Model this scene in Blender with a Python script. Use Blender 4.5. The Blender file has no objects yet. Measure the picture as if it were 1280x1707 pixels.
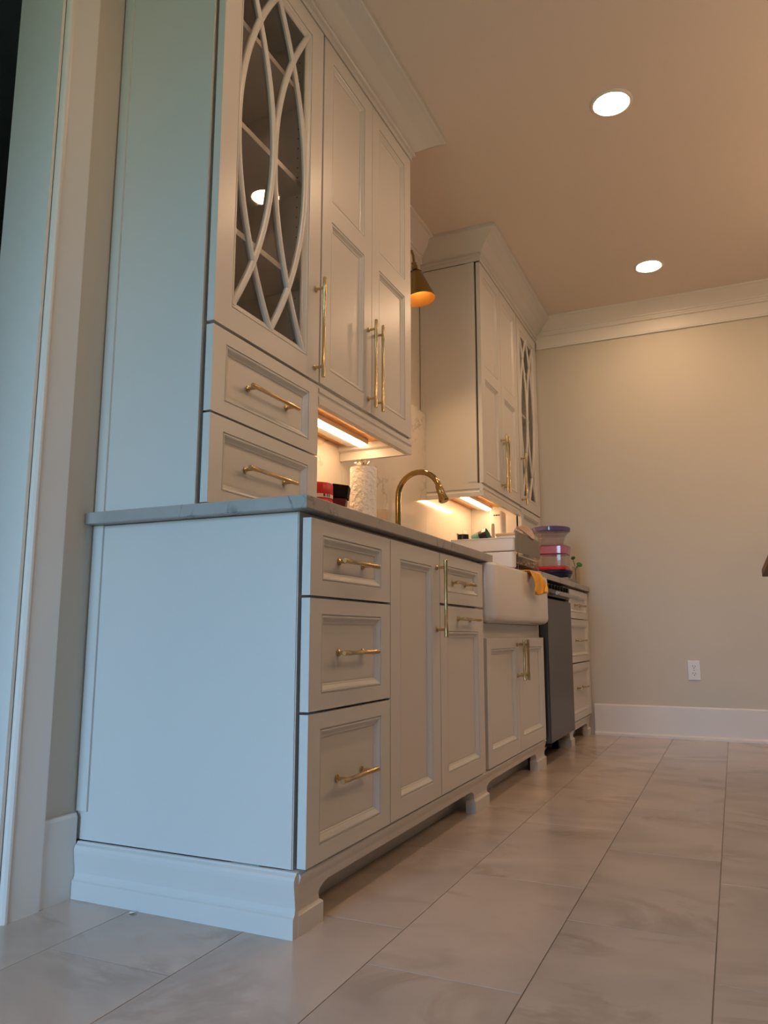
import bpy, bmesh, math, random
from mathutils import Vector, Matrix
from math import sin, cos, pi, radians

C = bpy.context.scene.collection
S = bpy.context.scene
random.seed(7)

# ------------------------------------------------------------------ camera
CAM = Vector((1.4722, -1.4598, 0.6114)); YAW, PIT, ROL, FPX = .4248, .1588, .0014, 1276.16
cd = bpy.data.cameras.new('camera'); cam = bpy.data.objects.new('camera', cd); C.objects.link(cam)
fw = Vector((-sin(YAW)*cos(PIT), cos(YAW)*cos(PIT), sin(PIT))); rt = Vector((cos(YAW), sin(YAW), 0)); up = rt.cross(fw)
r2 = cos(ROL)*rt + sin(ROL)*up; u2 = -sin(ROL)*rt + cos(ROL)*up
M = Matrix((r2, u2, -fw)).transposed().to_4x4(); M.translation = CAM
cam.matrix_world = M
cd.sensor_fit = 'VERTICAL'; cd.sensor_height = 36; cd.lens = 36*FPX/1707; cd.clip_start = .02
S.camera = cam
# ------------------------------------------------------------------ world, exposure
w = bpy.data.worlds.new('sky'); S.world = w; w.use_nodes = True
SKY_E = 21.0                                     # overcast blue sky above a green garden
nt = w.node_tree; bg = nt.nodes['Background']; bg.inputs[1].default_value = SKY_E
tcw = nt.nodes.new('ShaderNodeTexCoord'); sx = nt.nodes.new('ShaderNodeSeparateXYZ'); mr = nt.nodes.new('ShaderNodeMapRange'); rw = nt.nodes.new('ShaderNodeValToRGB')
nt.links.new(tcw.outputs['Generated'], sx.inputs[0]); nt.links.new(sx.outputs[2], mr.inputs[0])
mr.inputs[1].default_value = -.25; mr.inputs[2].default_value = .25
nt.links.new(mr.outputs[0], rw.inputs[0]); nt.links.new(rw.outputs[0], bg.inputs[0])
rw.color_ramp.elements[0].position = .25; rw.color_ramp.elements[0].color = (.12, .19, .12, 1)
rw.color_ramp.elements[1].position = .7; rw.color_ramp.elements[1].color = (.38, .66, 1, 1)
S.view_settings.view_transform = 'Standard'; S.view_settings.look = 'None'
S.view_settings.gamma = 1; S.view_settings.use_curve_mapping = False
S.view_settings.exposure = 0.0
S.cycles.use_denoising = True; S.cycles.max_bounces = 10; S.cycles.diffuse_bounces = 6
S.cycles.sample_clamp_indirect = 6; S.cycles.caustics_reflective = False; S.cycles.caustics_refractive = False
CEIL_E, LED_E, FILL_PEND_E = 152.0, 35.0, 17.0
WARM = (1, .64, .38)

# daylight portal in the rear window opening
pl = bpy.data.lights.new('window_portal', 'AREA'); pl.shape = 'RECTANGLE'; pl.size = 1.1; pl.size_y = 2.0
pl.cycles.is_portal = True
po = bpy.data.objects.new('window_portal', pl); C.objects.link(po)
po.location = (.45, -3.42, 1.1); po.rotation_euler = (radians(90), 0, 0)

# ------------------------------------------------------------------ materials
def mat(name, col, rough=.5, metal=0, spec=.5, emit=None, es=0, bump=None, trans=0, coat=0):
    m = bpy.data.materials.new(name); m.use_nodes = True
    nt = m.node_tree; b = nt.nodes['Principled BSDF']
    b.inputs['Base Color'].default_value = (*col, 1); b.inputs['Roughness'].default_value = rough
    b.inputs['Metallic'].default_value = metal; b.inputs['Specular IOR Level'].default_value = spec
    b.inputs['Transmission Weight'].default_value = trans; b.inputs['Coat Weight'].default_value = coat
    if emit:
        b.inputs['Emission Color'].default_value = (*emit, 1); b.inputs['Emission Strength'].default_value = es
    if bump:
        sc, st = bump
        tc = nt.nodes.new('ShaderNodeTexCoord'); n = nt.nodes.new('ShaderNodeTexNoise'); n.inputs['Scale'].default_value = sc
        bp = nt.nodes.new('ShaderNodeBump'); bp.inputs['Strength'].default_value = st; bp.inputs['Distance'].default_value = .002
        nt.links.new(tc.outputs['Object'], n.inputs['Vector']); nt.links.new(n.outputs[0], bp.inputs['Height'])
        nt.links.new(bp.outputs[0], b.inputs['Normal'])
    return m

def ramp(nt, src, stops):
    r = nt.nodes.new('ShaderNodeValToRGB'); e = r.color_ramp.elements
    e[0].position, e[0].color = stops[0][0], (*stops[0][1], 1)
    e[1].position, e[1].color = stops[-1][0], (*stops[-1][1], 1)
    for p, c in stops[1:-1]:
        x = e.new(p); x.color = (*c, 1)
    nt.links.new(src, r.inputs[0]); return r.outputs[0]

def stone(name, base, cloud, vein, scale, vscale, rough, vein_w=.03, spec=.5, rnd=False, stretch=(1, 1, 1), vamt=1.0, rot=(0, 0, 0)):
    m = mat(name, base, rough, spec=spec); nt = m.node_tree; b = nt.nodes['Principled BSDF']
    tc = nt.nodes.new('ShaderNodeTexCoord'); mp = nt.nodes.new('ShaderNodeMapping'); mp.inputs['Scale'].default_value = stretch
    mp.inputs['Rotation'].default_value = rot
    if rnd:
        oi = nt.nodes.new('ShaderNodeObjectInfo'); mu = nt.nodes.new('ShaderNodeVectorMath'); mu.operation = 'SCALE'
        cm = nt.nodes.new('ShaderNodeCombineXYZ')
        for i in range(3): nt.links.new(oi.outputs['Random'], cm.inputs[i])
        mu.inputs['Scale'].default_value = 37.0
        nt.links.new(cm.outputs[0], mu.inputs[0]); nt.links.new(mu.outputs[0], mp.inputs['Location'])
    nt.links.new(tc.outputs['Object'], mp.inputs['Vector'])
    n1 = nt.nodes.new('ShaderNodeTexNoise'); n1.inputs['Scale'].default_value = scale; n1.inputs['Detail'].default_value = 5
    n1.inputs['Distortion'].default_value = 1.0
    nt.links.new(mp.outputs[0], n1.inputs['Vector'])
    cl = ramp(nt, n1.outputs[0], [(.32, cloud), (.62, base)])
    n2 = nt.nodes.new('ShaderNodeTexNoise'); n2.inputs['Scale'].default_value = vscale; n2.inputs['Detail'].default_value = 7
    n2.inputs['Roughness'].default_value = .6; n2.inputs['Distortion'].default_value = 1.3
    nt.links.new(mp.outputs[0], n2.inputs['Vector'])
    vm = ramp(nt, n2.outputs[0], [(.5-vein_w, (0,)*3), (.5-vein_w*.1, (vamt,)*3), (.5+vein_w*.1, (vamt,)*3), (.5+vein_w, (0,)*3)])
    n3 = nt.nodes.new('ShaderNodeTexNoise'); n3.inputs['Scale'].default_value = scale*1.7
    nt.links.new(mp.outputs[0], n3.inputs['Vector'])
    gate = ramp(nt, n3.outputs[0], [(.45, (0,)*3), (.62, (1,)*3)])
    mm = nt.nodes.new('ShaderNodeMath'); mm.operation = 'MULTIPLY'
    nt.links.new(vm, mm.inputs[0]); nt.links.new(gate, mm.inputs[1])
    mx = nt.nodes.new('ShaderNodeMix'); mx.data_type = 'RGBA'
    nt.links.new(mm.outputs[0], mx.inputs[0]); nt.links.new(cl, mx.inputs[6]); mx.inputs[7].default_value = (*vein, 1)
    nt.links.new(mx.outputs[2], b.inputs['Base Color'])
    return m

def wood(name, c1, c2, rough=.45, sc=(2, 30, 30)):
    m = mat(name, c1, rough); nt = m.node_tree; b = nt.nodes['Principled BSDF']
    tc = nt.nodes.new('ShaderNodeTexCoord'); mp = nt.nodes.new('ShaderNodeMapping'); mp.inputs['Scale'].default_value = sc
    n = nt.nodes.new('ShaderNodeTexNoise'); n.inputs['Scale'].default_value = 1.5; n.inputs['Detail'].default_value = 4
    nt.links.new(tc.outputs['Object'], mp.inputs[0]); nt.links.new(mp.outputs[0], n.inputs['Vector'])
    nt.links.new(ramp(nt, n.outputs[0], [(.35, c1), (.65, c2)]), b.inputs['Base Color']); return m

def clear(name, tint=(1, 1, 1), refl=.06, rough=.02, body=0.0, bodycol=(1, 1, 1)):
    m = bpy.data.materials.new(name); m.use_nodes = True; nt = m.node_tree; nt.nodes.clear()
    out = nt.nodes.new('ShaderNodeOutputMaterial'); t = nt.nodes.new('ShaderNodeBsdfTransparent'); t.inputs[0].default_value = (*tint, 1)
    g = nt.nodes.new('ShaderNodeBsdfGlossy'); g.inputs['Roughness'].default_value = rough
    fr = nt.nodes.new('ShaderNodeFresnel'); fr.inputs['IOR'].default_value = 1.45
    ad = nt.nodes.new('ShaderNodeMath'); ad.operation = 'ADD'; ad.inputs[1].default_value = refl-.035; ad.use_clamp = True
    nt.links.new(fr.outputs[0], ad.inputs[0])
    mx = nt.nodes.new('ShaderNodeMixShader')
    ge = nt.nodes.new('ShaderNodeNewGeometry'); fb = nt.nodes.new('ShaderNodeMath'); fb.operation = 'SUBTRACT'; fb.inputs[0].default_value = 1
    nt.links.new(ge.outputs['Backfacing'], fb.inputs[1]); mu = nt.nodes.new('ShaderNodeMath'); mu.operation = 'MULTIPLY'
    nt.links.new(ad.outputs[0], mu.inputs[0]); nt.links.new(fb.outputs[0], mu.inputs[1]); nt.links.new(mu.outputs[0], mx.inputs[0])
    src = t.outputs[0]
    if body:
        d = nt.nodes.new('ShaderNodeBsdfDiffuse'); d.inputs[0].default_value = (*bodycol, 1)
        m2 = nt.nodes.new('ShaderNodeMixShader'); m2.inputs[0].default_value = body
        nt.links.new(t.outputs[0], m2.inputs[1]); nt.links.new(d.outputs[0], m2.inputs[2]); src = m2.outputs[0]
    nt.links.new(src, mx.inputs[1]); nt.links.new(g.outputs[0], mx.inputs[2]); nt.links.new(mx.outputs[0], out.inputs[0])
    return m

CAB = mat('cabinet_paint', (.575, .565, .545), .33, spec=.45, bump=(60, .04))
WALL = mat('wall_paint', (.57, .53, .455), .55, spec=.3, bump=(180, .06))
CEILM = mat('ceiling_paint', (.67, .595, .535), .7, spec=.2)
TRIM = mat('trim_paint', (.71, .675, .63), .35, spec=.4)
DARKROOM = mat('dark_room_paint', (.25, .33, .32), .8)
TILE = stone('porcelain_tile', (.50, .415, .355), (.39, .325, .28), (.27, .205, .16), 1.7, 1.1, .20, .05, rnd=True, stretch=(1, 1.5, 1), vamt=.45, rot=(0, 0, .9))
GROUT = mat('grout', (.31, .265, .23), .9)
QUARTZ = stone('quartz_counter', (.37, .36, .345), (.31, .30, .285), (.09, .085, .085), 5, 4.5, .38, .022, spec=.3)
MARBLE = stone('marble_slab', (.66, .61, .55), (.60, .55, .49), (.26, .22, .19), 1.6, 1.25, .11, .012, spec=.5, vamt=.75)
BRASS = mat('brushed_brass', (.60, .455, .24), .27, 1)
BRASSD = mat('polished_brass', (.38, .265, .11), .12, 1)
LENS = mat('lamp_lens', (1, 1, 1), .5, emit=WARM, es=CEIL_E)
FILL_OPAL = mat('fill_pendant_globe', (1, 1, 1), .4, emit=WARM, es=FILL_PEND_E)  # glow of the added, unseen fill pendants
LED = mat('led_diffuser', (1, 1, 1), .5, emit=(1, .62, .32), es=LED_E)
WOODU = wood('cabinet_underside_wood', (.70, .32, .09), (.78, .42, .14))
BAMBOO = wood('bamboo', (.50, .36, .20), (.58, .43, .26))
BROWN = wood('brown_wood', (.12, .055, .022), (.18, .09, .035), .7)
GLASS = clear('cabinet_glass', (.98, .965, .945), .055)
CLEARP = clear('clear_plastic', (.93, .90, .90), .06, .05, .10, (.8, .7, .72))
PINKP = clear('pink_plastic', (.80, .42, .62), .07, .06, .55, (.62, .25, .42))
INDIGO = clear('indigo_plastic', (.42, .38, .62), .08, .06, .6, (.13, .10, .26))
GLASSW = clear('drinking_glass', (.94, .91, .86), .10, .02, .05, (.75, .65, .5))
FIRE = mat('fireclay', (.70, .66, .62), .12, spec=.6)
STEEL = mat('dark_stainless', (.07, .062, .057), .35, .6)
STEELH = mat('handle_stainless', (.42, .40, .37), .25, 1)
BLACK = mat('black_plastic', (.005, .005, .005), .6, spec=.12)
BLACKG = mat('black_gloss', (.01, .009, .009), .18)
WHITEP = mat('white_plastic', (.70, .66, .62), .4)
GREYP = mat('grey_panel', (.20, .19, .165), .5)
RED = mat('red_plastic', (.55, .02, .02), .3)
REDD = mat('dark_red', (.10, .008, .008), .35)
NAVY = mat('navy_plastic', (.012, .014, .05), .25)
LABELW = mat('label_white', (.75, .62, .58), .5)
PAPER = mat('paper_towel', (.82, .79, .74), .95, bump=(75, 1.0))
CHROME = mat('wire_chrome', (.45, .35, .25), .25, 1)
for n_ in PAPER.node_tree.nodes:
    if n_.type == 'BUMP': n_.inputs['Distance'].default_value = .012
    if n_.type == 'TEX_NOISE': n_.inputs['Scale'].default_value = 85
PEWTER = mat('pewter', (.6, .55, .5), .3, 1)
YELLOW = mat('yellow_cloth', (.74, .36, .05), .9, bump=(300, .5))
GREEN = mat('leaf_green', (.03, .13, .02), .45)
DARKLEAF = mat('dark_leaf_green', (.012, .05, .012), .45)
TEAL = mat('teal_glaze', (.13, .33, .29), .3)
CREAM = mat('cream_ceramic', (.66, .54, .45), .3)
OUTW = mat('outlet_white', (.70, .66, .63), .35)
DARK = mat('dark_void', (.03, .025, .022), .9)
AMBER = mat('gilt_inside', (.30, .155, .035), .5, .3)
BULB = mat('bulb', (1, .8, .5), .4, emit=(1, .58, .22), es=60)

# ------------------------------------------------------------------ builders
def box(bm, x0, x1, y0, y1, z0, z1, bev=0, seg=1):
    vs = [bm.verts.new(p) for p in ((x0,y0,z0),(x1,y0,z0),(x1,y1,z0),(x0,y1,z0),(x0,y0,z1),(x1,y0,z1),(x1,y1,z1),(x0,y1,z1))]
    fs = [bm.faces.new([vs[i] for i in f]) for f in ((3,2,1,0),(4,5,6,7),(0,1,5,4),(1,2,6,5),(2,3,7,6),(3,0,4,7))]
    if bev:
        es = list({e for f in fs for e in f.edges})
        bmesh.ops.bevel(bm, geom=es, offset=bev, segments=seg, profile=.5, affect='EDGES')

def loft(bm, rings, closed=True, cap=True):
    rv = [[bm.verts.new(p) for p in r] for r in rings]; n = len(rv[0])
    for a, b in zip(rv, rv[1:]):
        for i in range(n if closed else n-1):
            j = (i+1) % n; bm.faces.new((a[i], a[j], b[j], b[i]))
    if cap and closed:
        bm.faces.new(rv[0][::-1]); bm.faces.new(rv[-1])
    return rv

def lathe(bm, prof, cx=0, cy=0, n=24, cap=True, frame=None):
    rings = []
    for r, z in prof:
        ring = [Vector((max(r, 1e-4)*cos(2*pi*i/n), max(r, 1e-4)*sin(2*pi*i/n), z)) for i in range(n)]
        rings.append([frame @ p if frame else p + Vector((cx, cy, 0)) for p in ring])
    loft(bm, rings, True, cap)

def tube(bm, pts, r, n=10, cap=True):
    pts = [Vector(p) for p in pts]; rs = r if isinstance(r, (list, tuple)) else [r]*len(pts)
    t0 = (pts[1]-pts[0]).normalized(); a = Vector((0, 0, 1)) if abs(t0.z) < .9 else Vector((1, 0, 0))
    u = t0.cross(a).normalized(); rings = []
    for i, p in enumerate(pts):
        t = (pts[min(i+1, len(pts)-1)]-pts[max(i-1, 0)]).normalized()
        u = (u - t*u.dot(t)).normalized(); v = t.cross(u)
        rings.append([p + rs[i]*(cos(2*pi*k/n)*u + sin(2*pi*k/n)*v) for k in range(n)])
    loft(bm, rings, True, cap)

def obj(name, bm, m, parent=None, smooth=False, extra=()):
    bmesh.ops.recalc_face_normals(bm, faces=bm.faces[:])
    me = bpy.data.meshes.new(name); bm.to_mesh(me); bm.free()
    me.materials.append(m)
    for e in extra: me.materials.append(e)
    if smooth:
        for p in me.polygons: p.use_smooth = True
        me.set_sharp_from_angle(angle=radians(38))
    o = bpy.data.objects.new(name, me); C.objects.link(o)
    if parent:
        o.parent = parent
        if parent.parent is None and parent.type == 'EMPTY':
            o.matrix_parent_inverse = parent.matrix_basis.inverted()
    return o

def thing(name, label, cat, loc, group=None):
    o = bpy.data.objects.new(name, None); C.objects.link(o); o.location = loc; o.empty_display_size = .05
    o['label'] = label; o['category'] = cat
    if group: o['group'] = group
    return o

def tag(o, label, cat, group=None):
    o['label'] = label; o['category'] = cat
    if group: o['group'] = group
    return o

def struct(name, bm, m, parent=None, label=None):
    o = obj(name, bm, m, parent); o['kind'] = 'structure'
    if label: o['label'] = label
    return o

def B(*boxes, bev=0, seg=1):
    bm = bmesh.new()
    for b in boxes: box(bm, *b, bev=bev, seg=seg)
    return bm

# ------------------------------------------------------------------ room shell
L, H = 3.58, 2.739
floor = struct('floor', B((-3.2, 5.0, -3.6, L+.12, -.06, -.0022)), GROUT, label='large grey beige marble look floor tiles')
tm = None
for k in range(-1, 16):
    x0 = .2 + .3*k; x1 = x0 + .3
    off = [-.25, .135, -.055, .33, .125][k % 5] if k >= 0 else .05
    j = -5
    while off + .61*j < L:
        y0 = off + .61*j; y1 = y0 + .61; j += 1
        a0, a1, b0, b1 = max(x0, .0), min(x1, 5.0), y0, min(y1, L)
        if b1-b0 < .01 or a1-a0 < .01: continue
        g = .0009
        full = abs(a1-a0-.3) < 1e-6 and abs(b1-b0-.61) < 1e-6
        cx, cy = (a0+a1)/2, (b0+b1)/2
        if full and tm:
            o = bpy.data.objects.new('tile', tm); C.objects.link(o); o.parent = floor
        else:
            bm = bmesh.new(); hx, hy = (a1-a0)/2-g, (b1-b0)/2-g
            box(bm, -hx, hx, -hy, hy, -.0022, 0, bev=.0006)
            o = obj('tile', bm, TILE, floor)
            if full: tm = o.data
        o.location = (cx, cy, 0)
struct('ceiling', B((-.142, 5.0, -3.6, L+.12, H, H+.1)), CEILM, label='smooth painted ceiling')
wl = struct('wall_left', B((-.142, 0, -.21, L, 0, H), (-.142, 0, -1.35, -.21, 2.45, H), (-.142, 0, -3.6, -1.35, 0, H)), WALL, label='greige painted wall behind the cabinets')
struct('wall_back', B((-.142, 5.0, L, L+.12, 0, H)), WALL, label='plain greige end wall')
struct('wall_right', B((5.0, 5.12, -3.6, L+.12, 0, H)), WALL)
struct('wall_front', B((-.142, -.1, -3.6, -3.5, 0, H), (1.0, 5.12, -3.6, -3.5, 0, H), (-.1, 1.0, -3.6, -3.5, 0, .1), (-.1, 1.0, -3.6, -3.5, 2.1, H)), WALL)
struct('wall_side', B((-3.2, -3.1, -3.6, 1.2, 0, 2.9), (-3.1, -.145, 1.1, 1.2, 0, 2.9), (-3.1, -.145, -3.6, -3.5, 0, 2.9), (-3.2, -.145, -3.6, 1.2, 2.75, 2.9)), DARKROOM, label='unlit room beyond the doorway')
# doorway: jamb lining and casing
struct('door_1', B((-.15, .004, -.218, -.2095, 0, 2.45), (-.15, .004, -1.35, -1.342, 0, 2.45), (-.15, .004, -1.342, -.218, 2.442, 2.45)), TRIM, label='white lined doorway opening at the left edge')
bm = bmesh.new()
def casing_leg(bm, yi, yo):
    s = 1 if yo > yi else -1
    loft(bm, [[(.001, yi-s*.002, z), (.014, yi-s*.002, z), (.019, yi+s*.003, z), (.0195, yi+s*.008, z), (.016, yi+s*.011, z), (.017, yi+s*.015, z), (.020, yo-s*.004, z), (.020, yo, z), (.001, yo, z)] for z in (0, 2.53)])
casing_leg(bm, -.204, -.112); casing_leg(bm, -1.352, -1.442)
box(bm, .001, .0195, -1.352, -.206, 2.44, 2.53)
struct('trim_1', bm, TRIM, label='flat door casing beside the tall cabinet')
# baseboards
def board_y(y0, y1):   # along left wall
    bm = bmesh.new(); loft(bm, [[(.001, y, 0), (.016, y, 0), (.016, y, .182), (.012, y, .19), (.001, y, .19)] for y in (y0, y1)]); return bm
struct('baseboard_left', board_y(-.1115, -.012), TRIM, label='short baseboard between casing and cabinet')
bm = bmesh.new(); loft(bm, [[(x, L-.001, 0), (x, L-.028, 0), (x, L-.028, .012), (x, L-.016, .022), (x, L-.016, .18), (x, L-.012, .188), (x, L-.001, .188)] for x in (.645, 5.0)])
struct('baseboard_back', bm, TRIM, label='tall white baseboard along end wall')
# room crown, end wall and the bit of left wall between the cabinets
CP = [(.001, 2.553), (.014, 2.553), (.016, 2.560), (.011, 2.566), (.011, 2.640), (.024, 2.643), (.024, 2.655), (.029, 2.656), (.031, 2.666), (.040, 2.668), (.041, 2.675),
      (.050, 2.682), (.075, 2.699), (.098, 2.716), (.114, 2.727), (.130, 2.729), (.132, 2.7385), (.001, 2.7385)]
bm = bmesh.new(); loft(bm, [[(x, L-o, z) for o, z in CP] for x in (.349, 5.0)])
struct('trim_2', bm, TRIM, label='crown moulding along the end wall')
bm = bmesh.new(); loft(bm, [[(o, y, z) for o, z in CP] for y in (1.302, 2.268)])
struct('trim_3', bm, TRIM, label='crown moulding between the two upper cabinets')
# cabinet crown
KP = [(.0, 2.602), (.004, 2.602), (.004, 2.622), (.014, 2.625), (.017, 2.632), (.014, 2.639), (.012, 2.646), (.022, 2.652), (.036, 2.664),
      (.058, 2.684), (.085, 2.703), (.104, 2.714), (.116, 2.718), (.120, 2.722), (.122, 2.7385), (.0, 2.7385)]
def cab_crown(pts, dirs):
    bm = bmesh.new(); rings = []
    for (x, y), (dx, dy) in zip(pts, dirs):
        rings.append([(x + dx*o, y + dy*o, z) for o, z in KP])
    loft(bm, rings); return bm
struct('trim_4', cab_crown([(.002, -.002), (.345, -.002), (.345, 1.302), (.002, 1.302)], [(0, -1), (1, -1), (1, 1), (0, 1)]), CAB, label='crown on top of the near upper cabinets')
struct('trim_5', cab_crown([(.002, 2.268), (.345, 2.268), (.345, L-.002)], [(0, -1), (1, -1), (1, 0)]), CAB, label='crown on top of the far upper cabinets')

# ------------------------------------------------------------------ cabinet fronts
def pull(length, cc, axis, x, y, z, so=.032, r=.0062):
    bm = bmesh.new(); d = Vector((0, 1, 0)) if axis == 'y' else Vector((0, 0, 1)); c = Vector((x+so, y, z))
    h = length/2; g = .26*length/2+.012
    tube(bm, [c-d*h, c-d*(h-.001), c-d*(h-g), c-d*(h-g)+d*.0012, c+d*(h-g)-d*.0012, c+d*(h-g), c+d*(h-.001), c+d*h],
         [r*.85, r, r, r*.88, r*.88, r, r, r*.85], 12)
    for s in (-1, 1):
        p = Vector((x, y, z)) + d*(s*cc/2)
        tube(bm, [p+Vector((.0005, 0, 0)), p+Vector((.004, 0, 0)), p+Vector((.006, 0, 0)), p+Vector((so-.004, 0, 0)), p+Vector((so, 0, 0))], [.0085, .0085, .0045, .0045, .0055], 10)
    return bm

RING = [(0, 0), (.0006, -.003), (.0030, -.0034), (.0036, -.0012), (.0060, -.0008), (.0085, -.0018), (.0125, -.0055), (.0170, -.0090), (.0205, -.0100), (.0212, -.0118), (.024, -.0118), (.024, -.016)]
def ring_mould(bm, y0, y1, z0, z1, xf):
    loft(bm, [[(xf+d, y0+o, z0+o), (xf+d, y1-o, z0+o), (xf+d, y1-o, z1-o), (xf+d, y0+o, z1-o)] for o, d in RING], True, False)

def front(kind, y0, y1, z0, z1, xf, parent, stile=.055, rail=None, rail_b=None, mid=None, t=.021, handle=None, glass=False):
    """door or drawer front with recessed panels; handle=(axis,len,cc,y,z,face depth)"""
    rail = rail or stile; rb = rail_b or rail
    bm = bmesh.new(); bv = .0015
    zs = [z0+rb] + ([mid-.036, mid+.036] if mid else []) + [z1-rail]
    xb = xf-t
    # outer shell: front face ring with chamfered edge, built from stiles and rails
    box(bm, xb, xf, y0, y0+stile, z0, z1); box(bm, xb, xf, y1-stile, y1, z0, z1)
    box(bm, xb, xf, y0+stile, y1-stile, z0, zs[0]); box(bm, xb, xf, y0+stile, y1-stile, zs[-1], z1)
    if mid: box(bm, xb, xf, y0+stile, y1-stile, zs[1], zs[2])
    ops = [(zs[i], zs[i+1]) for i in range(0, len(zs), 2)]
    for a, b in ops: ring_mould(bm, y0+stile, y1-stile, a, b, xf)
    d = obj(kind, bm, CAB, parent)
    if glass:
        a, b = ops[0]; yl, yr = y0+stile+.012, y1-stile-.012; za, zb = a+.012, b-.012
        obj('glass_pane', B((xf-.0185, xf-.0155, yl-.004, yr+.004, za-.004, zb+.004)), GLASS, d)
        yc, zc, hw, hh = (yl+yr)/2, (za+zb)/2, (yr-yl)/2, (zb-za)/2
        for base, sgn in ((yc, -1), (yc, 1), (yl, 1), (yr, -1)):
            bm = bmesh.new(); rings = []; N = 34
            for i in range(N+1):
                tt = -1.0 + 2.0*i/N
                y = base + sgn*(hw-.004)*(1-tt*tt); z = zc + hh*tt
                dy, dz = sgn*hw*(-2*tt), hh; ln = math.hypot(dy, dz); ny, nz = dz/ln, -dy/ln
                prof = [(-.0105, -.015), (-.0105, -.0085), (-.0085, -.006), (-.004, -.0025), (0, -.0018), (.004, -.0025), (.0085, -.006), (.0105, -.0085), (.0105, -.015)]
                rings.append([(xf+dx, min(max(y+ny*o, yl-.006), yr+.006), min(max(z+nz*o, za-.006), zb+.006)) for o, dx in prof])
            loft(bm, rings); obj('mullion', bm, CAB, d, True)
    else:
        for a, b in ops:
            obj('recessed_panel', B((xf-.018, xf-.0118, y0+stile+.0235, y1-stile-.0235, a+.0235, b-.0235)), CAB, d)
    if handle:
        ax, ln, cc, hy, hz, dep = handle
        obj('bar_pull', pull(ln, cc, ax, xf-dep, hy, hz), BRASS, d, True)
    return d

XB, XF = .603, .632
G = 'painted base cabinets under the counter'
# --- near drawer cabinet
c = thing('drawer_cabinet', 'painted three drawer base cabinet at the near end, its plain side panel facing us', 'cabinet', (.3, .22, .127), G)
obj('carcass', B((.003, XB, .003, .439, .127, .883)), CAB, c)
obj('side_panel', B((.004, XB-.002, .0, .0025, .128, .882), (.004, .036, -.006, 0.0, .193, .883)), CAB, c)
for za, zb in ((.697, .869), (.447, .691), (.130, .441)):
    front('drawer', .006, .438, za, zb, XF, c, rail=.034, handle=('y', .19, .128, .226, {.697: .783, .447: .569, .130: .286}[za], .0118))
# --- tall single door
c = thing('base_cabinet', 'painted base cabinet with one tall door and long vertical brass pull', 'cabinet', (.3, .63, .127), G)
obj('carcass', B((.003, XB, .441, .826, .127, .883)), CAB, c)
front('door', .442, .824, .130, .869, XF, c, stile=.066, rail=.048, handle=('z', .24, .192, .794, .723, 0))
# --- drawer over pull-out
c = thing('base_cabinet', 'painted base cabinet with small drawer above a pull-out door, left of sink', 'cabinet', (.3, 1.06, .127), G)
obj('carcass', B((.003, XB, .828, 1.305, .127, .883)), CAB, c)
front('drawer', .829, 1.284, .711, .869, XF, c, stile=.06, rail=.036, handle=('y', .19, .128, 1.045, .783, .0118))
front('pull_out_door', .829, 1.284, .130, .703, XF, c, stile=.062, rail=.080, rail_b=.052, handle=('y', .19, .128, 1.06, .663, 0))
# --- sink cabinet
c = thing('sink_cabinet', 'painted sink base cabinet with two doors below the white apron sink', 'cabinet', (.3, 1.8, .127), G)
obj('carcass', B((.003, XB, 1.307, 2.296, .127, .6545), (.003, XB, 1.307, 1.311, .6545, .883), (.003, XB, 2.262, 2.296, .6545, .883)), CAB, c)
front('door', 1.325, 1.788, .130, .598, XF, c, stile=.05, rail=.040, rail_b=.054, handle=('z', .17, .128, 1.757, .506, 0))
front('door', 1.791, 2.258, .130, .598, XF, c, stile=.05, rail=.040, rail_b=.054, handle=('z', .17, .128, 1.824, .506, 0))
# --- far drawers
c = thing('drawer_cabinet', 'painted three drawer base cabinet at the far end, right of the dishwasher', 'cabinet', (.3, 3.25, .127), G)
obj('carcass', B((.003, XB, 2.921, L-.003, .127, .883)), CAB, c)
for za, zb in ((.706, .869), (.455, .700), (.133, .447)):
    front('drawer', 2.926, 3.545, za, zb, XF, c, rail=.034, handle=('y', .24, .16, 3.235, {.706: .783, .455: .578, .133: .305}[za], .0118))

# --- plinths with bracket feet
def foot(bm, ya, yb, la, lb):
    """la/lb: True when that side is a free bracket curve"""
    lv = [(0, 0, .6205), (.040, 0, .6205), (.0425, .001, .617), (.046, .007, .614), (.056, .008, .6125), (.066, .004, .613), (.073, -.010, .614), (.079, -.030, .615)]
    loft(bm, [[(.585, ya+(o if la else 0), z), (x, ya+(o if la else 0), z), (x, yb-(o if lb else 0), z), (.585, yb-(o if lb else 0), z)] for z, o, x in lv])
def rail(bm, ya, yb):
    lv = [(.0785, .615), (.095, .617), (.108, .622), (.116, .624), (.121, .622), (.126, .615)]
    loft(bm, [[(.585, ya, z), (x, ya, z), (x, yb, z), (.585, yb, z)] for z, x in lv])
t = thing('cabinet_plinth', 'painted moulded base with bracket feet under the near drawers, doors and sink', 'plinth', (.3, 1.1, 0))
bm = bmesh.new()
EP = [(.001, .0), (.0, -.020), (.040, -.020), (.0425, -.0165), (.047, -.0135), (.058, -.0125), (.072, -.014), (.088, -.0165), (.102, -.0185), (.112, -.0185), (.118, -.016), (.122, -.010), (.126, -.0085), (.126, .0)]
EP[0] = (.0, .0)
loft(bm, [[(x, y, z) for z, y in EP] for x in (.017, .6195)])
obj('end_board', bm, CAB, t)
bm = bmesh.new(); rail(bm, .0005, 2.296); obj('front_rail', bm, CAB, t)
for a, b, la, lb in ((.0005, .106, False, True), (1.195, 1.362, True, True), (2.12, 2.300, True, True)):
    bm = bmesh.new(); foot(bm, a, b, la, lb); obj('bracket_foot', bm, CAB, t)
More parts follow.
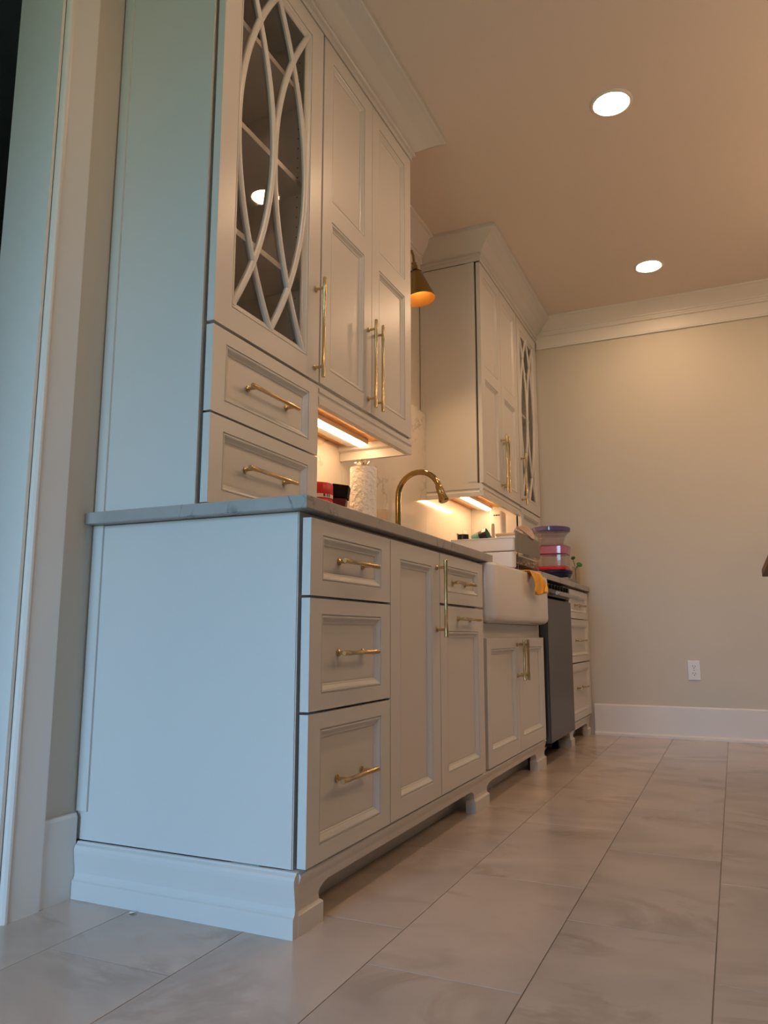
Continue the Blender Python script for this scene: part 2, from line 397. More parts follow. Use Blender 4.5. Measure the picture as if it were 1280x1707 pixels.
obj('toe_kick', B((.45, .52, .002, 2.29, 0, .126), (.52, .532, .002, 2.29, 0, .05)), CAB, t)
t = thing('cabinet_plinth', 'short painted base with bracket feet under the far drawers', 'plinth', (.3, 3.25, 0))
bm = bmesh.new(); rail(bm, 2.921, L-.03); obj('front_rail', bm, CAB, t)
for a, b, la, lb in ((2.921, 3.02, True, True), (3.46, L-.03, True, False)):
    bm = bmesh.new(); foot(bm, a, b, la, lb); obj('bracket_foot', bm, CAB, t)
bm = bmesh.new(); loft(bm, [[(x, 2.940+y*.9, z) for z, y in EP] for x in (.3, .584)]); obj('end_board', bm, CAB, t)
obj('toe_kick', B((.45, .52, 2.942, L-.03, 0, .126)), CAB, t)

# ------------------------------------------------------------------ dishwasher
d = thing('dishwasher', 'dark stainless dishwasher between the white sink and far drawers', 'dishwasher', (.3, 2.61, 0))
obj('body', B((.05, .60, 2.302, 2.916, .085, .872)), BLACK, d)
obj('door', B((.6005, .645, 2.312, 2.912, .098, .790), bev=.004, seg=2), STEEL, d)
cp = obj('control_panel', B((.6005, .640, 2.312, 2.912, .803, .868), bev=.003), STEEL, d)
bm = bmesh.new()
for i in range(7):
    y = 2.40+.07*i; tube(bm, [(.6402, y, .853), (.650, y, .853)], .012, 12)
bb = obj('button', bm, BLACK, cp, True); bb['kind'] = 'stuff'
bm = bmesh.new(); tube(bm, [(.688, 2.345, .815), (.688, 2.347, .815), (.688, 2.88, .815), (.688, 2.882, .815)], [.009, .011, .011, .009], 14)
for y in (2.39, 2.835): tube(bm, [(.6402, y, .818), (.685, y, .815)], .007, 10)
obj('door_handle', bm, STEELH, d, True)
obj('leg', B((.53, .56, 2.34, 2.37, 0, .085)), BLACK, d); obj('leg', B((.53, .56, 2.85, 2.88, 0, .085)), BLACK, d)
obj('leg', B((.10, .13, 2.34, 2.37, 0, .085)), BLACK, d); obj('leg', B((.10, .13, 2.85, 2.88, 0, .085)), BLACK, d)

# ------------------------------------------------------------------ countertop and sink
bm = bmesh.new()
out = [(.002, -.033), (.642, -.033), (.642, 1.39), (.155, 1.39), (.155, 2.195), (.642, 2.195), (.642, L-.002), (.002, L-.002)]
rg = []
for z, i in ((.884, .002), (.886, .0), (.912, .0), (.914, .002)):
    ring = []
    n = len(out)
    for k in range(n):
        p, q, r = Vector(out[k-1]), Vector(out[k]), Vector(out[(k+1) % n])
        e1, e2 = (q-p).normalized(), (r-q).normalized()
        n1, n2 = Vector((-e1.y, e1.x)), Vector((-e2.y, e2.x))
        v = q + (n1+n2)*i; ring.append((v.x, v.y, z))
    rg.append(ring)
loft(bm, rg)
tag(obj('countertop', bm, QUARTZ), 'grey veined stone countertop with a cut-out over the apron sink', 'countertop')

def rrect(x0, x1, y0, y1, z, r, n=5):
    P = []
    for cx, cy, a in ((x1-r, y1-r, 0), (x0+r, y1-r, 90), (x0+r, y0+r, 180), (x1-r, y0+r, 270)):
        for i in range(n+1):
            t = radians(a+90*i/n); P.append((cx+r*cos(t), cy+r*sin(t), z))
    return P
bm = bmesh.new()
X0, X1, Y0, Y1 = .157, .668, 1.313, 2.259
rings = []
for z, i in ((.656, .045), (.6568, .032), (.660, .020), (.666, .010), (.675, .003), (.686, .0), (.870, 0), (.8785, .002), (.882, .006), (.8832, .012)):
    rings.append(rrect(X0+i, X1-i, Y0+i, Y1-i, z, .045-i*.6, 8))
for z, i in ((.8832, .022), (.880, .028), (.72, .035), (.69, .045), (.682, .07)):
    rings.append(rrect(X0+i, X1-i, Y0+i, Y1-i, z, .045, 8))
loft(bm, rings)
s = obj('apron_sink', bm, FIRE, None, True)
tag(s, 'glossy white fireclay farmhouse sink with a rounded apron front', 'sink')

# ------------------------------------------------------------------ upper cabinets
XU = .345; XC = .314
def tower(y0, y1, label, hinge_left, sidey, dfx):
    t = thing('hutch_cabinet', label, 'cabinet', (.17, (y0+y1)/2, .914), 'upper cabinets over the counter')
    za, zb = 1.383, 2.600
    p = .018
    obj('side_panel', B((.004, XC, y0, y0+p, .9155, zb)), CAB, t)
    obj('side_panel', B((.004, XC, y1-p, y1, .9155, zb)), CAB, t)
    obj('back_panel', B((.004, .012, y0+p, y1-p, .9155, zb)), CAB, t)
    obj('top_panel', B((.012, XC, y0+p, y1-p, zb-p, zb)), CAB, t)
    obj('middle_panel', B((.012, XC, y0+p, y1-p, za-.008, za+p)), CAB, t)
    obj('bottom_panel', B((.012, XC, y0+p, y1-p, .9155, .93)), CAB, t)
    for z in (1.715, 2.045, 2.362): obj('shelf', B((.014, XC-.018, y0+p+.001, y1-p-.001, z-.0185, z), bev=.001), CAB, t)
    bm = bmesh.new()
    for yy, s in ((y0+p+.0003, 1), (y1-p-.0003, -1)):
        for xx in (.06, .262):
            for k in range(31):
                z = 1.46+.035*k
                vs = [bm.verts.new((xx+.0028*cos(a*pi/3), yy, z+.0028*sin(a*pi/3))) for a in range(6)]; bm.faces.new(vs)
    o = obj('shelf_pin_hole', bm, DARK, t); o['kind'] = 'stuff'
    if sidey is not None:
        obj('scribe_strip', B((.004, .034, sidey-.006, sidey-.0002, .9155, 2.60)), CAB, t)
    yd0, yd1 = dfx
    hy = yd1-.027 if hinge_left else yd0+.027
    front('door', yd0, yd1, za, zb, XU, t, stile=.072, rail=.062, glass=True, handle=('z', .325, .256, hy, 1.551, 0))
    front('drawer', yd0, yd1, 1.152, 1.374, XU, t, rail=.036, handle=('y', .24, .192, (yd0+yd1)/2, 1.256, .0118))
    front('drawer', yd0, yd1, .924, 1.146, XU, t, rail=.036, handle=('y', .24, .192, (yd0+yd1)/2, 1.036, .0118))
    return t
tower(.0, .541, 'tall hutch cabinet nearest us with arched glass door and two drawers on the counter', True, 0.0, (.006, .537))
tower(3.039, L-.003, 'tall hutch cabinet with arched glass door in the far corner', False, None, (3.043, 3.562))

def wallcab(y0, y1, label, end, light_label):
    t = thing('wall_cabinet', label, 'cabinet', (.17, (y0+y1)/2, 1.385), 'upper cabinets over the counter')
    obj('carcass', B((.004, XC, y0, y1, 1.392, 2.600), (.004, XC, y0, y0+.0035, 1.3842, 1.392), (.004, XC, y1-.0035, y1, 1.3842, 1.392)), CAB, t)
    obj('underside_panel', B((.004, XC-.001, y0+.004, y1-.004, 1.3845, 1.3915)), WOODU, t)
    zt = 1.384
    bm = bmesh.new()
    prof = [(.3255, zt), (.345, zt-.022+.001), (.345, zt-.022), (.345, 1.357), (.342, 1.354), (.343, 1.345), (.345, 1.338), (.345, 1.318), (.3255, 1.318)]
    prof = [(.3235, zt), (.334, zt), (.338, 1.378), (.345, 1.366), (.345, 1.357), (.341, 1.352), (.341, 1.345), (.345, 1.338), (.345, 1.318), (.3235, 1.318)]
    yy0, yy1 = (y0, y1) if end == 0 else (y0, y1)
    loft(bm, [[(x, y, z) for x, z in prof] for y in (y0+.0005, y1-.0005)])
    ye = y1 if end > 0 else y0; s = 1 if end > 0 else -1
    sp = [(ye-s*.018, 1.318), (ye, 1.318), (ye, 1.338), (ye-s*.004, 1.345), (ye-s*.004, 1.352), (ye, 1.357), (ye, 1.384), (ye-s*.034, 1.384), (ye-s*.034, 1.358), (ye-s*.018, 1.352)]
    loft(bm, [[(x, yq, zq) for yq, zq in sp] for x in (.031, .3234)])
    obj('light_rail', bm, CAB, t)
    bm = B((.004, .024, min(ye, ye+s*.006), max(ye, ye+s*.006), 1.79, 2.60), (XC-.045, XC, min(ye, ye+s*.003), max(ye, ye+s*.003), 1.392, 2.60))
    obj('scribe_strip', bm, CAB, t)
    m = (y0+y1)/2
    front('door', y0+.004, m-.0015, 1.386, 2.600, XU, t, stile=.062, rail=.058, mid=1.996, handle=('z', .325, .256, m-.030, 1.561, 0))
    front('door', m+.0015, y1-.004, 1.386, 2.600, XU, t, stile=.062, rail=.058, mid=1.996, handle=('z', .325, .256, m+.030, 1.561, 0))
    l = thing('under_cabinet_light', light_label, 'light', (.15, m, 1.37), 'led bars under the upper cabinets')
    ya, yb = m-.29, m+.325
    if end < 0: ya, yb = m-.325, m+.35
    obj('housing', B((.085, .180, ya, yb, 1.366, 1.3848), bev=.003), WHITEP, l)
    obj('led_strip', B((.138, .170, ya+.004, yb-.004, 1.3585, 1.3658), bev=.002), LED, l)
wallcab(.543, 1.300, 'two door wall cabinet beside the near hutch, lit underneath', 1, 'glowing led bar under the near wall cabinet')
wallcab(2.270, 3.037, 'two door wall cabinet beside the far hutch, its side panel facing us', -1, 'glowing led bar under the far wall cabinet')

# ------------------------------------------------------------------ backsplash
b = thing('backsplash', 'polished veined marble backsplash behind the sink and under the wall cabinets', 'backsplash', (.01, 1.8, .914))
obj('slab', B((.001, .030, .5425, 1.3025, .9155, 1.384)), MARBLE, b)
obj('slab', B((.001, .030, 1.3035, 2.2675, .9155, 1.784)), MARBLE, b)
obj('slab', B((.001, .030, 2.2685, 3.0375, .9155, 1.384)), MARBLE, b)
def outlet(name, label, M4):
    o = thing(name, label, 'outlet', M4.translation)
    def tr(bm):
        bmesh.ops.transform(bm, matrix=M4, verts=bm.verts); return bm
    pl = obj('cover_plate', tr(B((-.035, .035, -.058, .058, .0005, .006), bev=.002)), OUTW, o)
    for s in (-1, 1):
        bm = bmesh.new(); loft(bm, [[(x, y, z) for x, y, _ in rrect(-.017, .017, s*.0205-.0145, s*.0205+.0145, 0, .012)] for z in (.006, .0078)])
        r = obj('receptacle', tr(bm), OUTW, pl)
    bm = bmesh.new()
    for s in (-1, 1):
        box(bm, -.008, -.0055, s*.0205, s*.0205+.009, .0077, .0081); box(bm, .0055, .008, s*.0205, s*.0205+.0075, .0077, .0081)
        tube(bm, [(0, s*.0205-.007, .0077), (0, s*.0205-.007, .0081)], .0028, 8)
    tube(bm, [(0, 0, .0059), (0, 0, .0066)], .0025, 8)
    h = obj('slot', tr(bm), BLACK, pl); h['kind'] = 'stuff'
Mw = Matrix(((1, 0, 0, 1.2375), (0, 0, -1, L), (0, 1, 0, .402), (0, 0, 0, 1)))
outlet('wall_outlet', 'white duplex outlet low on the bare end wall', Mw)
Mb = Matrix(((0, 0, 1, .030), (1, 0, 0, 2.90), (0, 1, 0, 1.17), (0, 0, 0, 1)))
outlet('wall_outlet', 'outlet on the lit marble under the far wall cabinet', Mb)

# ------------------------------------------------------------------ ceiling downlights
for i, (x, y, lab) in enumerate(((1.155, 1.468, 'glowing recessed downlight nearer the upper cabinets, higher in the picture'), (1.153, 2.988, 'glowing recessed downlight close to the end wall'),
                (1.155, -.05, 'added recessed downlight overhead in front of the near cabinet, out of view'), (2.7, 2.988, 'added recessed downlight in the far right corner, out of view'), (2.7, 1.468, 'added recessed downlight right of the room centre, out of view'))):  # the three out-of-view downlights are added only to light the room
    o = thing('ceiling_downlight', lab, 'light', (x, y, H), 'recessed ceiling downlights')
    bm = bmesh.new()
    R = [(.066, -.0035), (.071, -.007), (.078, -.006), (.0835, -.002), (.084, -.0004), (.066, -.0004)]
    loft(bm, [[(x+r*cos(2*pi*k/40), y+r*sin(2*pi*k/40), H+z) for k in range(40)] for r, z in R + R[:1]], True, False)
    obj('trim_ring', bm, TRIM, o, True)
    bm = bmesh.new(); lathe(bm, [(.0655, H-.0006), (.0655, H-.003), (.001, H-.0042)], x, y, 32)
    obj('lens', bm, LENS, o)

for y in (.3, 1.35, 2.35):  # unseen pendants added as fill light for ceiling, walls and upper cabinets
    o = thing('added_fill_pendant', 'unseen opal globe pendant added over the wooden table to light the room, ' + ('nearest the end wall' if y > 2 else 'middle one' if y > 1 else 'nearest the camera'), 'lamp', (2.3, y, H), 'added unseen globe pendants')
    bm = bmesh.new(); lathe(bm, [(.06, H-.0005), (.06, H-.02), (.01, H-.03)], 2.3, y, 24); obj('ceiling_rose', bm, BRASSD, o, True)
    bm = bmesh.new(); tube(bm, [(2.3, y, H-.029), (2.3, y, 2.13)], .003, 8); lathe(bm, [(.02, 2.13), (.03, 2.10), (.03, 2.085)], 2.3, y, 16); obj('cord', bm, BRASSD, o, True)
    bm = bmesh.new(); lathe(bm, [(.12*sin(pi*k/16), 1.968-.12*cos(pi*k/16)) for k in range(17)], 2.3, y, 32); obj('globe', bm, FILL_OPAL, o, True)

# ------------------------------------------------------------------ brass sconce above the sink
o = thing('wall_sconce', 'brass wall lamp with conical shade above the sink', 'lamp', (.0, 1.79, 2.42))
bm = bmesh.new(); tube(bm, [(.001, 1.79, 2.40), (.012, 1.79, 2.40), (.016, 1.79, 2.40)], [.055, .055, .045], 24); obj('wall_plate', bm, BRASSD, o, True)
bm = bmesh.new(); tube(bm, [(.014, 1.79, 2.40), (.05, 1.79, 2.415), (.09, 1.79, 2.45), (.125, 1.79, 2.475), (.15, 1.79, 2.47), (.158, 1.79, 2.44), (.160, 1.79, 2.415)], .006, 10); obj('arm', bm, BRASSD, o, True)
F = Matrix.Translation((.160, 1.79, 2.408)) @ Matrix.Rotation(radians(-9), 4, 'Y')
bm = bmesh.new(); lathe(bm, [(.010, .0), (.013, -.005), (.011, -.012), (.015, -.02), (.015, -.04), (.02, -.046), (.03, -.055)], n=24, frame=F); obj('socket_cap', bm, BRASSD, o, True)
bm = bmesh.new(); P = [(.022, -.05), (.030, -.06), (.075, -.195), (.076, -.200), (.0745, -.2005), (.073, -.195), (.028, -.062), (.020, -.053)]
lathe(bm, P+P[:1], n=36, cap=False, frame=F)
sh = obj('lamp_shade', bm, BRASSD, o, True, (AMBER,))
for p in sh.data.polygons:
    if p.index >= 36*4: p.material_index = 1
bm = bmesh.new(); lathe(bm, [(.008, -.050), (.012, -.062), (.024, -.085), (.027, -.100), (.022, -.117), (.010, -.126), (.001, -.128)], n=20, frame=F); obj('bulb', bm, BULB, o, True)
sl = bpy.data.lights.new('sconce_light', 'SPOT'); sl.energy = 19; sl.color = (1, .62, .30); sl.spot_size = radians(118); sl.spot_blend = .85; sl.shadow_soft_size = .03
so_ = bpy.data.objects.new('sconce_light', sl); C.objects.link(so_); so_.parent = o; so_.matrix_parent_inverse = o.matrix_basis.inverted()
so_.location = F @ Vector((0, 0, -.19)); so_.rotation_euler = (0, radians(-12), 0)

# ------------------------------------------------------------------ faucet
o = thing('faucet', 'polished brass gooseneck faucet rising behind the sink', 'faucet', (.075, 1.79, .914))
bm = bmesh.new(); lathe(bm, [(.028, .9145), (.028, .919), (.02, .926), (.0175, .935), (.0175, 1.0), (.014, 1.01)], .078, 1.79, 20); obj('base', bm, BRASSD, o, True)
pts = [(.078, 1.79, 1.005), (.075, 1.79, 1.12), (.074, 1.79, 1.235)]
for k in range(1, 15):
    a = radians(180-12.2*k); pts.append((.180+.106*cos(a), 1.79, 1.247+.112*sin(a)))
bm = bmesh.new(); tube(bm, pts, .0135, 14); obj('spout', bm, BRASSD, o, True)
e = Vector(pts[-1]); dr = Vector((.34, 0, -.94)).normalized()
bm = bmesh.new(); tube(bm, [e-dr*.028, e-dr*.024, e-dr*.006, e+dr*.004, e+dr*.008, e+dr*.03, e+dr*.046, e+dr*.052, e+dr*.058], [.0135, .016, .0165, .0185, .0165, .020, .024, .0245, .020], 18)
obj('spray_head', bm, BRASSD, o, True)
bm = bmesh.new(); tube(bm, [(.078, 1.772, .97), (.078, 1.752, .972), (.088, 1.735, .985), (.12, 1.725, .998)], [.009, .008, .006, .005], 10); obj('lever', bm, BRASSD, o, True)

# ------------------------------------------------------------------ things on the near counter
o = thing('snack_jar', 'red plastic jar with white label band, half hidden by the near hutch', 'jar', (.235, .74, .914))
jx, jy = .235, .74
bm = bmesh.new(); lathe(bm, [(.045, .9148), (.050, .919), (.050, 1.050), (.047, 1.056)], jx, jy, 32); obj('body', bm, RED, o, True)
bm = bmesh.new(); lathe(bm, [(.0505, 1.056), (.0505, 1.072)], jx, jy, 32, False); obj('label_band', bm, LABELW, o, True)
bm = bmesh.new(); lathe(bm, [(.049, 1.0555), (.051, 1.073), (.051, 1.098), (.048, 1.107), (.03, 1.111), (.001, 1.111)], jx, jy, 32); obj('lid', bm, RED, o, True)
bm = bmesh.new()
for a0, a1, z0, z1 in ((-25, -21, 1.059, 1.069), (-18, -16, 1.059, 1.069), (-13, -9, 1.059, 1.069), (-40, -33, 1.059, 1.069)):
    loft(bm, [[(jx+.0512*cos(radians(a)), jy+.0512*sin(radians(a)), z) for a in (a0, (a0+a1)/2, a1)] for z in (z0, z1)], False, False)
q = obj('print', bm, REDD, o); q['kind'] = 'stuff'
bm = bmesh.new()
loft(bm, [[(jx+.0507*cos(radians(a)), jy+.0507*sin(radians(a)), z) for a in range(-75, 20, 5)] for z in (.93, .955)], False, False)
obj('sticker', bm, CREAM, o)
o = thing('spice_jar', 'small jar with square black cap tilted next to the red jar', 'jar', (.246, .835, .914))
R4 = Matrix.Translation((.244, .835, .9245)) @ Matrix.Rotation(radians(8), 4, Vector((-.42, .9, 0))) @ Matrix.Rotation(radians(20), 4, 'Z')
bm = B((-.026, .026, -.026, .026, -.005, .150), bev=.006, seg=2); bmesh.ops.transform(bm, matrix=R4, verts=bm.verts); obj('body', bm, REDD, o)
bm = B((-.0285, .0285, -.0285, .0285, .150, .196), bev=.003, seg=2); bmesh.ops.transform(bm, matrix=R4, verts=bm.verts); obj('cap', bm, BLACK, o)

o = thing('paper_towel_roll', 'white paper towel roll on stand with sculpted metal finial', 'paper towel', (.262, 1.03, .914))
px_, py_ = .262, 1.03
bm = bmesh.new(); lathe(bm, [(.06, .9145), (.06, .922), (.02, .928), (.007, .932), (.007, 1.222), (.003, 1.224)], px_, py_, 24); obj('holder', bm, PEWTER, o, True)
bm = bmesh.new(); lathe(bm, [(.018, .933), (.0485, .933), (.0495, .936), (.0495, 1.2155), (.0485, 1.218), (.018, 1.218), (.018, .933)], px_, py_, 48, False); obj('roll', bm, PAPER, o, True)
bm = bmesh.new()
for a, ln, h in ((20, .030, .016), (80, .022, .024), (150, .030, .020), (205, .034, .012), (270, .024, .022), (330, .030, .020)):
    a = radians(a); dx, dy = cos(a), sin(a)
    tube(bm, [(px_, py_, 1.224), (px_+dx*ln*.5, py_+dy*ln*.5, 1.226+h*.4), (px_+dx*ln*.8, py_+dy*ln*.8, 1.226+h*.9), (px_+dx*ln, py_+dy*ln, 1.226+h)], [.003, .0035, .006, .001], 8)
lathe(bm, [(.004, 1.222), (.011, 1.227), (.012, 1.234), (.006, 1.241), (.001, 1.242)], px_, py_, 14)
obj('finial', bm, PEWTER, o, True)

bm = bmesh.new(); lathe(bm, [(.026, .9148), (.030, .918), (.034, 1.11), (.032, 1.11), (.028, .925), (.001, .925)], .195, 1.33, 28)
tag(obj('drinking_glass', bm, GLASSW, None, True), 'small clear drinking glass right of the paper towel roll', 'glass')

# ------------------------------------------------------------------ dish rack on the far counter
o = thing('dish_rack', 'white dish rack with grey side panel and wire legs right of the sink', 'dish rack', (.35, 2.46, .914))
def rbox(x0, x1, y0, y1, z0, z1, r, lip=0):
    bm = bmesh.new()
    loft(bm, [rrect(x0+i, x1-i, y0+i, y1-i, z, r, 5) for z, i in ((z0, .006), (z0+.004, .001), (z0+.01, 0), (z1-.006, 0), (z1-.003, -lip), (z1, -lip+.001))]); return bm
obj('drip_tray', rbox(.19, .512, 2.215, 2.262, .936, 1.016, .016, .0), WHITEP, o, True)
obj('front_bin', rbox(.185, .514, 2.212, 2.262, 1.0195, 1.088, .012, .003), WHITEP, o, True)
obj('rack_floor', B((.16, .506, 2.263, 2.74, 1.004, 1.012), bev=.002), WHITEP, o)
bm = bmesh.new(); loft(bm, [[(x, 2.225, 1.016), (x, 2.225, 1.121), (x, 2.74, 1.121), (x, 2.745, 1.10), (x, 2.745, 1.024)] for x in (.5155, .519)])
obj('side_panel', bm, GREYP, o)
bm = bmesh.new()
def wires(bm, x):
    tube(bm, [(x, 2.235, 1.118), (x, 2.235, 1.136), (x, 2.26, 1.137), (x, 2.40, 1.131), (x, 2.52, 1.120), (x, 2.58, 1.112)], .0028, 8)
wires(bm, .521)
for y in (2.29, 2.73): tube(bm, [(.510, y, .916), (.510, y, 1.02)], .003, 8); tube(bm, [(.17, y, .916), (.17, y, 1.02)], .003, 8)
tube(bm, [(.510, 2.27, .965), (.510, 2.74, .965)], .0028, 8); tube(bm, [(.17, 2.27, .965), (.17, 2.74, .965)], .0028, 8)
tube(bm, [(.510, 2.27, .932), (.510, 2.74, .932)], .0028, 8)
for k in range(14):
    y = 2.29+.034*k; tube(bm, [(.510, y, .966), (.17, y, .966)], .0018, 6)
    tube(bm, [(.510, y, .966), (.510, y, .995)], .0018, 6)
tube(bm, [(.165, 2.40, 1.012), (.155, 2.40, 1.145), (.155, 2.48, 1.142), (.175, 2.60, 1.105), (.175, 2.64, 1.012)], .0028, 8)
obj('wire_frame', bm, CHROME, o, True)
bm = bmesh.new(); lathe(bm, [(.024, 1.0135), (.028, 1.02), (.030, 1.1), (.029, 1.130), (.027, 1.130), (.026, 1.02), (.001, 1.02)], .205, 2.35, 24)
tag(obj('utensil_cup', bm, BLACKG, None, True), 'dark cup in the left end of the dish rack, under the thin wire', 'cup')
# mug, chopping board, bin
o = thing('printed_mug', 'teal, black and red mug tilted upside down in the dish rack', 'mug', (.275, 2.46, 1.013))
F = Matrix.Translation((.232, 2.46, 1.100)) @ Matrix.Rotation(radians(68), 4, 'Y')
bm = bmesh.new()
prof = [(.038, .0), (.043, .003), (.044, .025), (.0442, .045), (.0446, .066), (.045, .088), (.042, .088), (.038, .006), (.001, .006)]
lathe(bm, prof, n=32, frame=F)
mg = obj('body', bm, TEAL, o, True, (BLACKG, RED, CREAM))
for p in mg.data.polygons:
    ringi, s = divmod(p.index, 32)
    if ringi in (3, 4): p.material_index = 1
    if ringi in (2, 3) and s % 8 in (1, 2): p.material_index = 2
    if ringi == 4 and s % 8 == 4: p.material_index = 3
bm = bmesh.new(); tube(bm, [F @ Vector(p) for p in ((.030, -.033, .07), (.038, -.048, .060), (.042, -.055, .040), (.038, -.048, .018), (.028, -.034, .010))], .0045, 10)
obj('handle', bm, BLACKG, o, True)
bm = bmesh.new(); loft(bm, [[(.333+i, 2.44, z), (.349-i, 2.44, z), (.349-i, 2.448, z), (.333+i, 2.448, z)] for z, i in ((1.0135, .003), (1.10, .001), (1.17, 0), (1.188, .001), (1.194, .004))])
tag(obj('wooden_spatula', bm, BAMBOO), 'flat wooden spatula standing upright right of the printed mug', 'utensil')
o = thing('storage_bin', 'white bin with bamboo lid behind the dish rack front', 'bin', (.43, 2.58, 1.012))
obj('bin_body', rbox(.362, .5065, 2.42, 2.575, 1.0135, 1.124, .012), WHITEP, o, True)
obj('bin_lid', B((.360, .508, 2.418, 2.577, 1.1245, 1.137), bev=.002), BAMBOO, o)
bm = bmesh.new()
F = Matrix.Translation((.452, 2.675, 1.150)) @ Matrix.Rotation(radians(118), 4, 'X') @ Matrix.Rotation(radians(-16), 4, 'Y')
lathe(bm, [(.024, -.030), (.026, -.034), (.030, -.032), (.052, -.012), (.064, .010), (.0655, .010), (.053, -.010), (.030, -.028), (.001, -.029)], n=32, frame=F)
tag(obj('bowl', bm, CREAM, None, True), 'cream bowl leaning on its side behind the curved rack wire', 'bowl')
bm = bmesh.new(); lathe(bm, [(.03, .9685), (.05, .970), (.075, .982), (.074, .985), (.05, .974), (.001, .972)], .42, 2.5, 32)
tag(obj('plate', bm, PINKP, None, True), 'small pink dish on the lower wires of the dish rack', 'plate')
# tall white appliance with an unreadable dark logo
o = thing('canister', 'tall slim white canister with small dark lettering, at the lit back corner', 'canister', (.265, 2.85, .914))
bm = bmesh.new(); loft(bm, [rrect(.214+i, .288-i, 2.81+i, 2.91-i, z, .014, 5) for z, i in ((.9148, .003), (.918, 0), (1.312, 0), (1.322, .004), (1.326, .012))]); obj('body', bm, WHITEP, o, True)
bm = bmesh.new()
for k, wd in enumerate((.005, .004, .006, .004, .005, .004)): 
    x = .240+.0065*k; box(bm, x, x+wd, 2.8088, 2.8102, 1.293, 1.300)
q = obj('lettering', bm, BLACK, o); q['kind'] = 'stuff'

# ------------------------------------------------------------------ container stack
SX, SY = .525, 3.02
def cont(label, z0, z1, r0, r1, m, lidm=None, lz=None, lr=None, sq=False, dx=0, name='food_container'):
    o = thing(name, label, 'container', (SX+dx, SY, z0), 'food containers stacked on the far counter')
    bm = bmesh.new()
    prof = [(r0*.9, z0), (r0, z0+.006), (r1, z1-.003), (r1+.003, z1), (r1, z1), (r1-.003, z1-.003), (r0-.004, z0+.008), (.001, z0+.008)]
    if sq:
        rings = [rrect(SX+dx-r, SX+dx+r, SY-r, SY+r, z, r*.28, 5) for r, z in prof[:-1]]
        loft(bm, rings)
    else: lathe(bm, prof, SX+dx, SY, 36)
    obj('bowl', bm, m, o, True)
    if lidm:
        za, zb = lz; bm = bmesh.new()
        prof = [(lr-.004, za), (lr, za+.002), (lr+.002, zb-.004), (lr-.002, zb), (lr-.012, zb), (lr-.016, zb-.003), (.002, zb-.003)]
        if sq: loft(bm, [rrect(SX+dx-r, SX+dx+r, SY-r, SY+r, z, max(r*.28, .0005), 5) for r, z in prof])
        else: lathe(bm, prof, SX+dx, SY, 36)
        obj('lid', bm, lidm, o, True)
bm = B((.43, .635, 2.93, 3.20, .9146, .934), bev=.004, seg=2)
tag(obj('folded_mat', bm, GREYP), 'grey folded mat lying under the food container stack', 'mat')
cont('navy lidded container at the bottom of the stack', .9345, .960, .098, .105, NAVY, NAVY, (.9605, .979), .108, dx=.008)
cont('clear container with red lid turned upside down, second from the stack bottom', .997, 1.068, .090, .094, CLEARP, RED, (.9795, .9965), .094, sq=True)
cont('pink tinted container in the middle of the stack', 1.0685, 1.118, .094, .096, PINKP, CLEARP, (1.1185, 1.128), .098, sq=True)
cont('small clear container second from the stack top', 1.1285, 1.176, .070, .078, CLEARP, None)
cont('topmost container of the stack with a wide indigo lid', 1.1765, 1.205, .085, .100, CLEARP, INDIGO, (1.2055, 1.232), .110)

# ------------------------------------------------------------------ sprig in glass
o = thing('potted_sprig', 'green sprig in a slim clear glass near the end wall', 'plant', (.60, 3.36, .914))
bm = bmesh.new(); lathe(bm, [(.021, .9148), (.023, .918), (.024, 1.03), (.022, 1.03), (.021, .922), (.001, .922)], .60, 3.36, 24); obj('glass_vase', bm, GLASSW, o, True)
bm = bmesh.new(); tube(bm, [(.60, 3.36, .925), (.598, 3.36, 1.0), (.595, 3.355, 1.04), (.585, 3.35, 1.075)], .002, 6); tube(bm, [(.598, 3.36, 1.01), (.612, 3.36, 1.035), (.624, 3.36, 1.04)], .0018, 6); obj('stem', bm, GREEN, o, True)
def leaf(c, ux, uz, a, b, m):
    bm = bmesh.new(); ux = Vector(ux).normalized(); n = Vector((.3, -.9, .2)).normalized(); uz = (Vector(uz)-n*n.dot(Vector(uz))).normalized()
    c = Vector(c); f = []; k = [(0, -1), (.7, -.7), (1, 0), (.7, .6), (0, 1), (-.7, .6), (-1, 0), (-.7, -.7)]
    A = [bm.verts.new(c+ux*a*p+uz*b*q+n*.002*abs(p)) for p, q in k]; bb = [bm.verts.new(v.co+n*.0008) for v in A]
    bm.faces.new(A); bm.faces.new(bb[::-1])
    for i in range(8): bm.faces.new((A[i], A[(i+1) % 8], bb[(i+1) % 8], bb[i]))
    return obj('leaf', bm, m, o)
leaf((.587, 3.35, 1.083), (1, .3, .2), (0, 0, 1), .014, .012, DARKLEAF)
leaf((.622, 3.36, 1.042), (1, .3, -.2), (0, 0, 1), .019, .016, GREEN)
leaf((.608, 3.36, 1.028), (1, .2, .6), (0, 0, 1), .010, .010, GREEN)

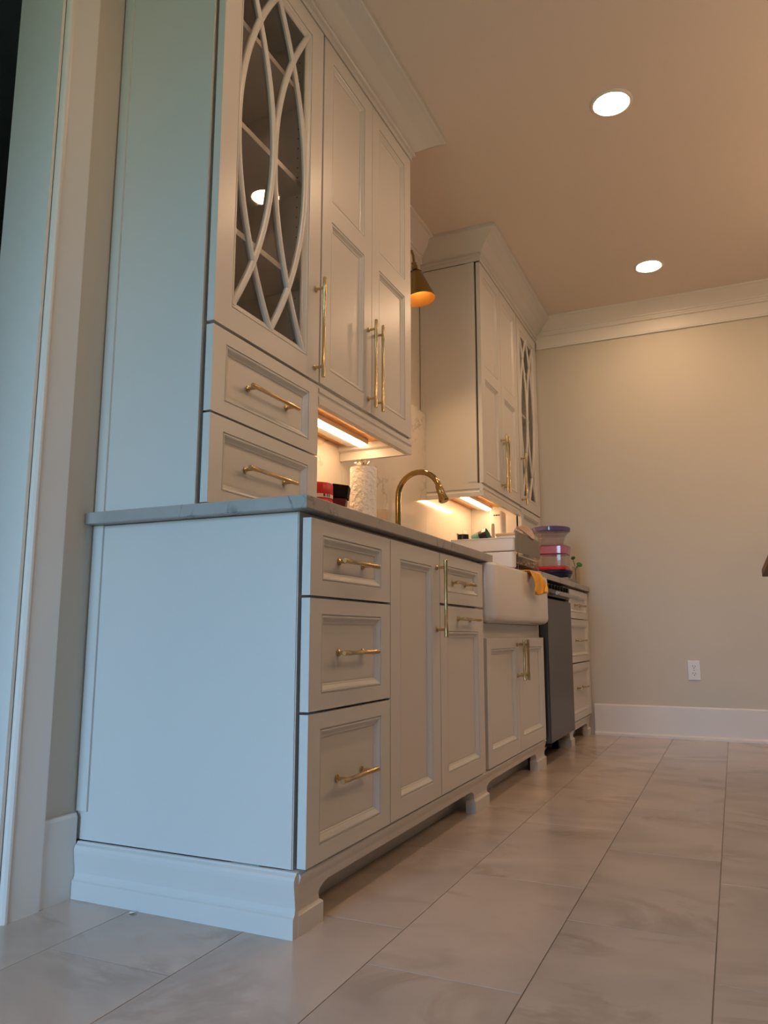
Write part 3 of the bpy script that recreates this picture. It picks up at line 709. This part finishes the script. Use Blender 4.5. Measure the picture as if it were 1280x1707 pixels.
# ------------------------------------------------------------------ yellow cloth over the sink front
bm = bmesh.new(); NU, NV = 22, 22; rows = []
for v in range(NV+1):
    tv = v/NV; row = []
    for u in range(NU+1):
        tu = u/NU
        s = tv*.165
        if s < .055: x, z = .622+s*.95, .8862+.003*sin(pi*s/.055)
        elif s < .07: a = (s-.055)/.015*pi/2; x, z = .6745+.006*sin(a), .8862-.006*(1-cos(a))
        else: x, z = .6805+.010*sin(pi*(s-.07)/.13), .880-(s-.07)
        k = max(0, (s-.05)/.15)
        y = 1.835+.195*tu + .012*sin(3*s*20) - .03*k*(tu-.2)
        x += k*.005*sin(tu*25+tv*5)+k*(.007*(1+sin(tu*9+1.2)) + .022*max(0, tu-.45)**1.2*1.8)
        z += .045*k*(max(0, tu-.55)+max(0, .25-tu)*1.4) 
        if tu > .78:
            q = (tu-.78)/.22; y -= .07*q*q*k; x += .022*sin(q*2.4)*k
        row.append(bm.verts.new((x, y, z)))
    rows.append(row)
for v in range(NV):
    for u in range(NU): bm.faces.new((rows[v][u], rows[v][u+1], rows[v+1][u+1], rows[v+1][u]))
cl = obj('dish_cloth', bm, YELLOW, None, True)
sm = cl.modifiers.new('thickness', 'SOLIDIFY'); sm.thickness = .003; sm.offset = 1
tag(cl, 'yellow dish cloth hanging over the right end of the sink front', 'cloth')

bm = bmesh.new()
loft(bm, [[(.205, -.030, 0.0008), (.212, -.040, .0008), (.226, -.038, .0045), (.222, -.027, .002)], [(.205, -.030, 0.0016), (.212, -.040, .0016), (.226, -.038, .0053), (.222, -.027, .0028)]])
tag(obj('paper_scrap', bm, PAPER), 'tiny white paper scrap on the floor against the end plinth', 'scrap')
# ------------------------------------------------------------------ counter-height wooden table at the right edge
o = thing('wooden_table', 'dark wooden table, only its corner showing at the right edge', 'table', (2.2, 2.0, 0))
obj('table_top', B((1.613, 2.80, .10, 2.70, .892, .93), bev=.003), BROWN, o)
for x in (1.70, 2.66):
    for y in (.16, 2.58): obj('leg', B((x, x+.06, y, y+.06, 0, .8915), bev=.003), BROWN, o)
